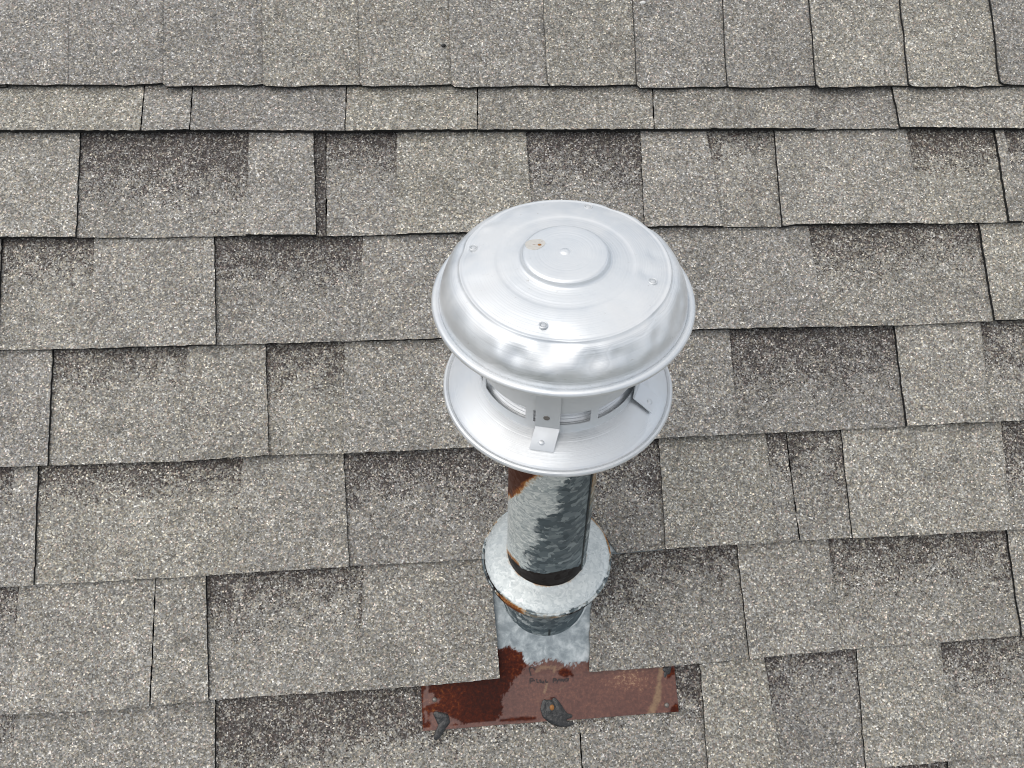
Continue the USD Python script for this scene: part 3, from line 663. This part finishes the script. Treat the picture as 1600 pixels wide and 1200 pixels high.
# the dark scrawl above the middle nail
Z = lambda pts: [(760 + a / 8.572, 1000 + b / 8.572) for a, b in pts]
strokes = [Z(p) for p in ([(655, 402), (612, 372), (572, 374), (582, 425), (600, 482)], [(588, 582), (584, 520), (618, 520), (628, 538), (596, 552)], [(636, 545), (652, 548)], [(672, 520), (680, 566), (702, 574)],
                          [(718, 528), (726, 576)], [(708, 545), (734, 542)], [(742, 548), (748, 574), (764, 572), (766, 546)], [(792, 530), (798, 568), (826, 562)], [(896, 574), (902, 520), (930, 522), (926, 545), (906, 548)],
                          [(938, 526), (952, 548), (972, 520)], [(952, 548), (944, 582)], [(982, 520), (986, 556)], [(1002, 556), (1010, 524), (1030, 554), (1042, 520)], [(1064, 520), (1050, 540), (1068, 552), (1092, 540), (1100, 518), (1064, 520)])]
rib = []
for st in strokes:
    q = spline([(*w_at(*p),) for p in st], 4 * len(st))
    dirs = np.gradient(q, axis=0); nrm = np.stack([-dirs[:, 1], dirs[:, 0], 0 * dirs[:, 0]], -1); nrm /= np.linalg.norm(nrm, axis=1)[:, None] + 1e-9
    hw = 0.00075 * (0.7 + 0.6 * rng.random(len(q)))[:, None]
    q = q + [0, 0, 0.0006]
    rib.append(trimesh.Trimesh(np.vstack([q + nrm * hw, q - nrm * hw]), grid_faces(len(q), 2)[:, ::-1], process=False))
obj('scrawled_mark', trimesh.util.concatenate(rib), M_INK, fp)

# the boot: a tapered steel sleeve standing upright on the plate; authored in the roof's frame, so turn it upright
R_UP = np.array([RD, RS, RN])                    # world -> roof axes


def upright(t):
    t = t.copy(); t.vertices = np.asarray(t.vertices) @ R_UP.T; return t


def field_attrs(verts_world, fields):
    return {k: f for k, f in fields.items()}


def split_attr_mesh(t):
    return (np.asarray(t.vertices), np.asarray(t.faces))


BOOT_SQ = 0.93                                   # its foot is a little shorter along the slope


def boot_warp(Rr, Zz, Tt):                       # the foot follows the slope of the roof
    low = (Zz < 0.0)
    foot = Rr * np.sin(Tt) * BOOT_SQ * math.tan(RP) - 0.0015
    return 0 * Rr, np.where(low, foot - Zz, 0)


prof = [(BOOT_R, -0.05), (BOOT_R - 0.0004, 0.012), (BOOT_R - 0.004, 0.04), (BOOT_R - 0.007, 0.078), (BOOT_R - 0.0078, 0.078), (BOOT_R - 0.0048, 0.04), (BOOT_R - 0.0014, 0.01), (BOOT_R - 0.001, -0.05)]
bt = revolve(prof, 128, warp=boot_warp)
bt.vertices = np.asarray(bt.vertices) * [1, BOOT_SQ, 1]
nb = len(bt.vertices)
bv_, bf_, _n = meshkit.arrays(bt, 35)
obj('boot', (bv_ @ R_UP.T, bf_), M_GALV, fp, smooth=True, attrs=dict(pale=np.clip(0.12 - 5 * bv_[:, 0], -.2, .40), rust=np.full(len(bv_), -.1), dark=np.zeros(len(bv_))))
# its foot ring: a soldered bead, and its seam
ring = []
for a in np.linspace(0, 2 * np.pi, 128, endpoint=False):
    c = np.array([BOOT_R * math.cos(a), BOOT_SQ * BOOT_R * math.sin(a), BOOT_SQ * BOOT_R * math.sin(a) * math.tan(RP) + 0.0002]); o = np.array([math.cos(a), math.sin(a), math.sin(a) * math.tan(RP)])
    ring.append([c + o * 0.0020 * math.cos(b) + np.array([0, 0, 0.0016 * math.sin(b)]) for b in np.linspace(0, 2 * np.pi, 8, endpoint=False)])
ring = np.array(ring)
f = []
for a in range(128):
    for b in range(8):
        p, q = a * 8 + b, ((a + 1) % 128) * 8 + b; p2, q2 = a * 8 + (b + 1) % 8, ((a + 1) % 128) * 8 + (b + 1) % 8
        f += [[p, q, q2], [p, q2, p2]]
obj('foot_bead', upright(trimesh.Trimesh(ring.reshape(-1, 3), f)), M_FROST, fp, smooth=True, attrs=dict(pale=np.full(1024, .75), rust=np.full(1024, -.1), dark=np.zeros(1024)))


def wall_strip(a, r_low, r_high, z0, z1, width, proud, slope_foot=False):   # a narrow raised strip up a round wall at angle a
    n = np.array([math.cos(a), math.sin(a), 0]); t = np.array([-math.sin(a), math.cos(a), 0])
    pts = []
    for z, r in ((z0, r_low), (z1, r_high)):
        for s, o in ((-.5, -0.001), (-.5, proud), (.5, proud), (.5, -0.001)):
            pts.append(n * (r + o) + t * width * s + [0, 0, z])
    return trimesh.Trimesh(pts, [[0, 1, 5], [0, 5, 4], [1, 2, 6], [1, 6, 5], [2, 3, 7], [2, 7, 6], [4, 5, 6], [4, 6, 7], [0, 2, 1], [0, 3, 2]])


a_seam = math.radians(-84)
obj('seam', upright(wall_strip(a_seam, BOOT_R * BOOT_SQ + 0.0002, BOOT_R * BOOT_SQ - 0.0062, -0.026, 0.077, 0.0026, 0.0006)), M_SEAM, fp)

# ------------------------------------------------------------------ the vent: pipe, storm collar, flange, slotted drum, straps, cap
vent = thing('roof_vent', 'round silver metal vent cap on a galvanised pipe standing out of the shingle roof', 'roof vent')
vent.AddTranslateOp().Set(Gf.Vec3d(*BASE))
vp = vent.GetPrim()


def pixel_of(t):
    return pix(np.asarray(t.vertices) + BASE)


# pipe
PIPE_TOP, PIPE_LOW = 0.40, 0.02
zs = np.linspace(PIPE_LOW, PIPE_TOP, 190)
rr = np.interp(zs, [0.05, 0.10, 0.24, 0.40], [0.0452, 0.0452, 0.0436, 0.0430])
nT = 220
t_ = np.arange(nT) / nT * 2 * np.pi
pv = np.stack([rr[:, None] * np.cos(t_), rr[:, None] * np.sin(t_), np.repeat(zs[:, None], nT, 1)], -1).reshape(-1, 3)
pf = grid_faces(nT, len(zs), True)
X, Y = pix(pv + BASE)
TH = np.arctan2(pv[:, 1], pv[:, 0]); front = pv[:, 1] < 0.012
qn = lambda s, seed: meshkit.fbm(np.stack([X / s, Y / s, pv[:, 1] * 100], -1), 4, seed) - .5
bx = np.interp(Y, [740, 750, 774, 797, 809, 818, 837, 858, 883, 910], [905, 886, 872, 866, 848, 835, 841, 827, 822, 818])
pale = np.where(front, 0.5 + 0.55 * np.tanh((bx - X + 26 * qn(16, 3)) / 14), 0.45)  # bright side against a darker reflection, painted into the pipe's colour
yr = np.interp(X, [790, 800, 812, 822, 838, 850], [786, 782, 772, 762, 752, 740])
rust = np.where(front, np.clip(0.27 + (yr - Y + 22 * qn(5, 5)) / 34, -.2, .9), 0)
yd = np.interp(X, [792, 800, 815, 825, 850, 880, 903, 920], [862, 873, 888, 892, 897, 891, 885, 868])
dark = np.where(front, np.clip(0.5 + (Y - yd + 3 * qn(4, 6)) / 8, 0, 1), 0)
rust = np.maximum(rust, np.where(front & (X < 812), np.clip(0.34 + (Y - yd + 5) / 14, 0, .5), 0))
obj('pipe', (pv, pf), M_GALV, vp, smooth=True, attrs=dict(pale=pale, rust=rust, dark=dark))
a_p = math.radians(-31)
lap = []
for z, r in zip(zs[::10], rr[::10]):
    pass
seam = wall_strip(math.radians(-34), 0.0452, 0.0432, 0.07, PIPE_TOP, 0.0022, 0.0006)
obj('pipe_seam', seam, M_SEAM, vp)
edge_strip = wall_strip(math.radians(-26), 0.0452, 0.0432, 0.07, PIPE_TOP, 0.010, 0.0009)
obj('lap_strip', edge_strip, M_GALV, vp, attrs=dict(pale=np.full(8, .2), rust=np.r_[np.full(4, .0), np.full(4, .62)], dark=np.zeros(8)))

# storm collar: a shallow cone with a rolled edge
CZ, CR, CIN = 0.0777, 0.0735, 0.0445
prof = [(CR - 0.0006, CZ + 0.0018), (CR - 0.004, CZ + 0.0050), (CR - 0.012, CZ + 0.0085), (CR - 0.022, CZ + 0.0112), (CIN + 0.003, CZ + 0.0125), (CIN, CZ + 0.0150), (CIN, CZ + 0.0120),
        (CIN + 0.004, CZ + 0.0100), (CR - 0.014, CZ + 0.0055), (CR - 0.004, CZ - 0.0020), (CR - 0.003, CZ - 0.0065), (CR - 0.0010, CZ - 0.0070), (CR + 0.0003, CZ - 0.0055), (CR + 0.0003, CZ - 0.001)]
ct = revolve(prof, 160, warp=lambda R_, Z_, T_: (0.0007 * np.sin(3 * T_ + 1), 0.0009 * np.sin(2 * T_ + .5)))
cv, cf, cn = meshkit.arrays(ct, 40)
X, Y = pix(cv + BASE); r_c = np.hypot(cv[:, 0], cv[:, 1]); TH = np.degrees(np.arctan2(cv[:, 1], cv[:, 0]))
cnz = meshkit.fbm(cv * 160, 4, 2) - .5
rimw = smoothstep(CR - 0.0035, CR - 0.0005, r_c)


def arc(c, hw):
    dlt = (TH - c + 180) % 360 - 180
    return np.exp(-(dlt / hw) ** 4)


rust = rimw * np.maximum.reduce([0.62 * arc(-125, 17), 0.5 * arc(10, 14), 0.42 * arc(35, 20), 0.36 * arc(150, 14), 0.30 + 0 * TH]) + 0.25 * cnz
rust = np.where(r_c < CR - 0.006, -0.1, rust)
rust = np.maximum(rust, (0.40 + 0.5 * cnz) * smoothstep(CIN + 0.0045, CIN + 0.0008, r_c))
pale = np.full(len(cv), 1.05) - 0.8 * rimw + 0.3 * cnz
obj('storm_collar', (cv, cf), M_FROST, vp, smooth=True, attrs=dict(pale=pale, rust=rust, dark=np.clip(rimw * (0.75 * arc(200, 38) + 0.55 * arc(-60, 25)) + 0.5 * cnz * rimw, 0, 1)))

rm = trimesh.creation.torus(CR - 0.0004, 0.0017, major_sections=180, minor_sections=10); rm.apply_translation([0, 0, CZ + 0.0008])
rv = np.asarray(rm.vertices); TH = np.degrees(np.arctan2(rv[:, 1], rv[:, 0])); rnz = meshkit.fbm(rv * 120, 4, 8) - .5
obj('collar_rim', rm, M_FROST, vp, smooth=True, attrs=dict(pale=0.45 + 0.6 * rnz, rust=np.maximum.reduce([0.55 * arc(-125, 20), 0.45 * arc(10, 16), 0.40 * arc(35, 20), 0.36 * arc(150, 14), 0.22 + 0 * TH]) + 0.35 * rnz, dark=np.clip(0.5 * arc(205, 34) + 0.45 * arc(-60, 22) + 0.4 * rnz, 0, 1)))

# flange: lower spun ring with a rolled edge
FZ, FR = 0.3857, 0.0996
prof_f = [(FR + 0.0003, FZ + 0.0010), (FR - 0.0006, FZ + 0.0028), (FR - 0.0022, FZ + 0.0034), (FR - 0.0036, FZ + 0.0028), (FR - 0.0042, FZ + 0.0016), (FR - 0.0052, FZ + 0.0032), (FR - 0.008, FZ + 0.0052), (0.085, FZ + 0.0095), (0.075, FZ + 0.0145), (0.069, FZ + 0.0165), (0.0655, FZ + 0.0172),
          (0.0655, FZ + 0.0164), (0.069, FZ + 0.0157), (0.085, FZ + 0.0086), (FR - 0.008, FZ + 0.0042), (FR - 0.0052, FZ + 0.0020), (FR - 0.0035, FZ - 0.0012), (FR - 0.0012, FZ - 0.0016), (FR, FZ - 0.0004)]
obj('flange', revolve(prof_f, 224), M_ALU_FLANGE, vp, smooth=25)
# neck from the pipe up into the drum
obj('neck', revolve([(0.0434, FZ - 0.004), (0.0445, FZ - 0.004), (0.0445, FZ + 0.012), (0.0655, FZ + 0.0155), (0.0655, FZ + 0.0163), (0.0437, FZ + 0.0128)], 128), M_ALU_FLANGE, vp, smooth=30)

# drum with eight slots
DR, DB, DT = 0.0680, FZ + 0.0150, 0.4830
drum = revolve([(DR - 0.0007, DB), (DR, DB), (DR, DT), (DR - 0.0007, DT)], 256)
dm = m3.Manifold(m3.Mesh(np.asarray(drum.vertices, np.float32), np.asarray(drum.faces, np.uint32)))
front0 = -90.0
slot_z0, slot_z1 = DB + 0.0118, DB + 0.0258
for k in range(8):
    a0, a1 = math.radians(front0 - 19.7 + 45 * k), math.radians(front0 + 19.7 + 45 * k)
    pts = [(0.05 * math.cos(a), 0.05 * math.sin(a)) for a in np.linspace(a1, a0, 9)] + [(0.08 * math.cos(a), 0.08 * math.sin(a)) for a in np.linspace(a0, a1, 9)]
    cutter = m3.CrossSection([np.array(pts)]).extrude(slot_z1 - slot_z0).translate([0, 0, slot_z0])
    dm = dm - cutter
g = dm.to_mesh()
obj('slotted_drum', trimesh.Trimesh(np.array(g.vert_properties)[:, :3], np.array(g.tri_verts)), M_ALU_FLANGE, vp, smooth=30)
obj('drum_band', revolve([(DR + 0.0002, DB + 0.0290), (DR + 0.0010, DB + 0.0290), (DR + 0.0010, DT), (DR + 0.0002, DT)], 192), M_ALU_FLANGE, vp, smooth=30)
# ribbed cone seen through the slots
rib_prof = []
for s in np.linspace(0, 1, 26):
    r = 0.0655 - 0.016 * s; z = DB + 0.004 + 0.034 * s
    rib_prof.append((r + 0.0005 * (-1) ** int(round(s * 25)), z))
inner = rib_prof + [(r - 0.001, z) for r, z in rib_prof[::-1]]
obj('inner_cone', revolve(inner, 128), M_ALU_FLANGE, vp, smooth=20)
obj('drum_top', revolve([(0.0, DT - 0.001), (DR - 0.001, DT - 0.001), (DR - 0.001, DT), (0, DT)], 96), M_ALU_STRAP, vp, smooth=30)

# cap
KZ = -0.018
cap_top = spline([(0.0, 0.5336), (0.010, 0.5336), (0.024, 0.5337), (0.0300, 0.53345), (0.0324, 0.5322), (0.0331, 0.5300), (0.0342, 0.5284), (0.0370, 0.5275), (0.044, 0.5264), (0.0515, 0.5253), (0.0525, 0.5255), (0.060, 0.5246), (0.068, 0.5231), (0.0755, 0.5214), (0.0778, 0.5208),
                  (0.0788, 0.5211), (0.0797, 0.5209), (0.0803, 0.5199), (0.0810, 0.5192), (0.0835, 0.5180), (0.0875, 0.5146), (0.0914, 0.5085), (0.0941, 0.5020), (0.0957, 0.4960), (0.0963, 0.4915), (0.0965, 0.4898)], 150)
bead = [(0.0995 + 0.0032 * math.cos(t), 0.4885 + 0.0030 * math.sin(t)) for t in np.linspace(2.75, -2.9, 15)]
inside = [(r - 0.0006, z - 0.0009) for r, z in cap_top[::-3] if r > 0.0012] + [(0.0, 0.5326)]
cap_profile_pts = [tuple(p) for p in cap_top] + bead + inside
AX = np.array([[math.cos(0)]])
DENTS = [  # angle, radius, height, spread, depth (m) on the cap's side and shoulder
    (-97, 0.0830, 0.5180, 0.0095, -0.0030), (-98, 0.0935, 0.5030, 0.0080, 0.0014), (-114, 0.0895, 0.5110, 0.0062, -0.0017), (-122, 0.0940, 0.5040, 0.0060, 0.0010), (-79, 0.0895, 0.5110, 0.0060, -0.0021), (-73, 0.0940, 0.5040, 0.006, 0.0012),
    (-140, 0.0850, 0.5160, 0.008, -0.0008), (-60, 0.0900, 0.5100, 0.007, -0.0013), (-38, 0.0860, 0.5150, 0.006, -0.0012), (-25, 0.0920, 0.508, 0.006, -0.0011), (168, 0.0770, 0.5205, 0.006, -0.0011), (160, 0.0860, 0.5150, 0.006, 0.0006),
    (-152, 0.0880, 0.5125, 0.009, -0.0009), (-12, 0.0610, 0.5246, 0.0045, -0.0007), (118, 0.0700, 0.5230, 0.006, 0.0008), (-50, 0.0700, 0.5228, 0.011, -0.0006), (-160, 0.0690, 0.523, 0.007, -0.0007),
    (-105, 0.0915, 0.5080, 0.0040, -0.0003), (-88, 0.0920, 0.5070, 0.0045, 0.0004), (-93, 0.0955, 0.4980, 0.005, -0.0007), (-68, 0.0900, 0.5105, 0.0045, -0.0013), (-52, 0.0930, 0.5050, 0.005, 0.0008), (-45, 0.0900, 0.5100, 0.004, -0.0010), (-31, 0.0930, 0.5050, 0.0045, -0.0010),
    (-18, 0.0895, 0.5110, 0.004, -0.0009), (-128, 0.0910, 0.5090, 0.0045, -0.0004), (-142, 0.0925, 0.5060, 0.006, 0.0003), (38, 0.0860, 0.5155, 0.005, -0.0009), (60, 0.0840, 0.5170, 0.005, -0.0008), (8, 0.0690, 0.5230, 0.004, -0.0006), (135, 0.0740, 0.5218, 0.004, -0.0007), (145, 0.0730, 0.5220, 0.003, 0.0006)]
cap_mesh = revolve(cap_profile_pts[::-1], 320)
cvx = np.asarray(cap_mesh.vertices).copy(); nrm = cap_mesh.vertex_normals
outw = np.stack([cvx[:, 0], cvx[:, 1], np.maximum(0, (cvx[:, 2] - 0.46)) * 1.2], -1); outw /= np.linalg.norm(outw, axis=1)[:, None] + 1e-9
for a, r, z, s, dpt in DENTS:
    c = np.array([r * math.cos(math.radians(a)), r * math.sin(math.radians(a)), z])
    cvx += outw * (1.5 * dpt * np.exp(-((cvx - c) ** 2).sum(1) / (2 * s * s)) )[:, None]
wv = meshkit.fbm(cvx * 55, 3, 11) - .5
cvx[:, 2] += 0.0005 * wv * (np.hypot(cvx[:, 0], cvx[:, 1]) < 0.098)
cap_mesh = trimesh.Trimesh(cvx, cap_mesh.faces, process=False)
cap = obj('cap', cap_mesh, M_ALU, vp, smooth=28)
# rivets on the shoulder, straps below them
def ray_on_z(px, py, z):
    r = ray(px, py); t = (z + H - CAM[2]) / r[2]; return CAM + r * t - BASE


for px, py in ((919, 323), (740, 387), (1020, 441), (849, 509)):
    p = ray_on_z(px, py, 0.5225)
    zsurf = np.interp(np.hypot(p[0], p[1]), cap_top[:, 0], cap_top[:, 1])
    m = revolve([(0, -0.001), (0.0034, -0.001), (0.0034, 0.0004), (0.0029, 0.0008), (0.0024, 0.0006), (0.0021, -0.0001), (0.0017, 0.0005), (0.0010, 0.0007), (0, 0.0007)], 32)
    m.apply_translation([p[0], p[1], zsurf])
    obj('rivet', m, M_RIVET, cap, smooth=30)
p = ray_on_z(883, 393, 0.5336)
m = revolve([(0, -0.001), (0.0042, -0.001), (0.0042, 0.0000), (0.0036, 0.0002), (0.0026, 0.0008), (0.0012, 0.0010), (0, 0.0009)], 32); m.apply_translation([p[0], p[1], 0.5336])
obj('centre_dimple', m, M_ALU, cap, smooth=40)
M_STAIN = mat('water_stain', {'tc': ('texture_coordinate', {}), 'n': ('noise_texture', {'scale': 300.0, 'detail': 4.0}), 'r': ('rgb_ramp', {'ramp': [(0.35, (0.58, 0.55, 0.50)), (0.62, (0.64, 0.62, 0.58)), (0.7, (0.30, 0.22, 0.17))]}), 'p': ('principled_bsdf', {'roughness': 0.5, 'metallic': 0.5})},
              [('tc.object', 'n.vector'), ('n.fac', 'r.fac'), ('r.color', 'p.base_color')])
p = ray_on_z(836, 382, 0.5336)
ang = np.linspace(0, 2 * np.pi, 48, endpoint=False)
rad = 0.0062 * (1 + 0.10 * np.sin(2 * ang + .4) + 0.06 * np.sin(3 * ang))
st = Polygon(np.c_[p[0] + rad * 1.15 * np.cos(ang), p[1] + rad * np.sin(ang)])
sm, _ = slab(st, lambda u, v: 0 * u + 0.53395, lambda u, v: 0 * u + 0.5335)
obj('water_stain', sm, M_STAIN, cap)
p = ray_on_z(843, 383, 0.5336)
sc = trimesh.creation.icosphere(2, 0.0011); sc.apply_scale([1.3, 1, .4]); sc.apply_translation([p[0], p[1], 0.5340])
obj('rust_speck', sc, M_NAIL, cap, smooth=True)

# straps: vertical leg beside the drum, foot bent out on the flange, a screw hole in each
def strap(angle, foot=0.0838, skew=0.0, elbow=0.0236):
    w, th = 0.0098, 0.0009
    leg_r = DR + 0.0013
    zf = lambda r: np.interp(r, [0.069, 0.075, 0.085, FR - 0.008], [FZ + 0.0165, FZ + 0.0145, FZ + 0.0095, FZ + 0.0052]) + 0.0009
    pathp = [(leg_r + 0.0005, 0.515), (leg_r + 0.0003, 0.47), (leg_r, 0.43), (leg_r, FZ + elbow + 0.0019), (leg_r + 0.0004, FZ + elbow + 0.0008), (leg_r + 0.0014, FZ + elbow), (0.078, 0.5 * (FZ + elbow + zf(foot) + 0.0008) + 0.0006), (foot, zf(foot) + 0.0008)]
    pathp = np.array(pathp)
    tg = np.gradient(pathp, axis=0); n = np.stack([-tg[:, 1], tg[:, 0]], -1); n /= np.linalg.norm(n, axis=1)[:, None]
    n *= np.where(n[:, :1] + n[:, 1:] < 0, -1, 1)
    a = math.radians(angle); er = np.array([math.cos(a), math.sin(a), 0]); et = np.array([-math.sin(a), math.cos(a), 0])
    V = []
    for (r, z), (nr, nz_) in zip(pathp, n):
        for s, o in ((-1, 0), (1, 0), (1, th), (-1, th)):
            V.append(er * (r + nr * o) + et * (s * w + skew * max(0, r - leg_r - 0.002)) + np.array([0, 0, z + nz_ * o]))
    F = []
    for i in range(len(pathp) - 1):
        for j in range(4):
            p, q = i * 4 + j, i * 4 + (j + 1) % 4
            F += [[p, q, q + 4], [p, q + 4, p + 4]]
    e = (len(pathp) - 1) * 4
    F += [[0, 2, 1], [0, 3, 2], [e, e + 1, e + 2], [e, e + 2, e + 3]]
    t = trimesh.Trimesh(V, F); t.fix_normals()
    s = obj('strap', t, M_ALU_STRAP, vp, smooth=20)
    def stud(c, nrm, ofs, dark):
        m = revolve([(0, -0.001), (0.0026, -0.001), (0.0026, 0.0002), (0.0021, 0.0006), (0.0016, 0.0003 if dark else 0.0008), (0, 0.0003 if dark else 0.0011)], 24)
        T = trimesh.geometry.align_vectors([0, 0, 1], nrm); m.apply_transform(T); m.apply_translation(c + np.asarray(nrm) * ofs + et * -0.001)
        return m
    zr = 0.4225
    obj('screw', stud(er * (leg_r + th) + np.array([0, 0, zr]), er, 0.0, True), M_NAIL_GREY, s, smooth=30)
    fr_ = foot - 0.0042
    sl = np.array([er[0] * 0.42, er[1] * 0.42, 0.9]); sl /= np.linalg.norm(sl)
    obj('rivet', stud(er * fr_ + np.array([0, 0, np.interp(fr_, [0.078, foot], [0.5 * (FZ + elbow + zf(foot) + 0.0008) + 0.0006, zf(foot) + 0.0008]) + th]) + et * skew * (fr_ - leg_r), sl, 0.0, False), M_ALU_STRAP, s, smooth=30)


for ang_, foot_, skew_, elbow_ in ((-99.5, 0.0838, -0.20, 0.0236), (-22, 0.0865, -0.12, 0.0190), (78, 0.085, 0, 0.0186), (152, 0.085, 0, 0.0186)):
    strap(ang_, foot_, skew_, elbow_)

# ------------------------------------------------------------------ small things lying on the ridge
def crumb(px, py, size, material, name, label, cat):
    p = uv(px, py, 0.013)
    t = trimesh.creation.icosphere(2, 1.0); t.vertices *= (1 + 0.35 * (meshkit.noise(t.vertices * 2.3, 5) - .5))[:, None]
    t.apply_scale(np.array(size)); w = 0.0145
    pw = roof_to_world(np.array([p[0], p[1], w]))
    t.vertices = np.asarray(t.vertices) @ np.array([RD, RS, RN]) + pw
    tag(obj(name, t, material, smooth=True), label, cat)


crumb(693, 72, (0.0035, 0.0022, 0.0025), M_TAR, 'tar_crumb', 'tiny black crumb lying on a ridge shingle above the vent cap', 'crumb')
crumb(1004, 5, (0.004, 0.0022, 0.002), M_WHITE, 'pale_chip', 'tiny white chip lying on a ridge shingle at the top of the picture', 'chip')
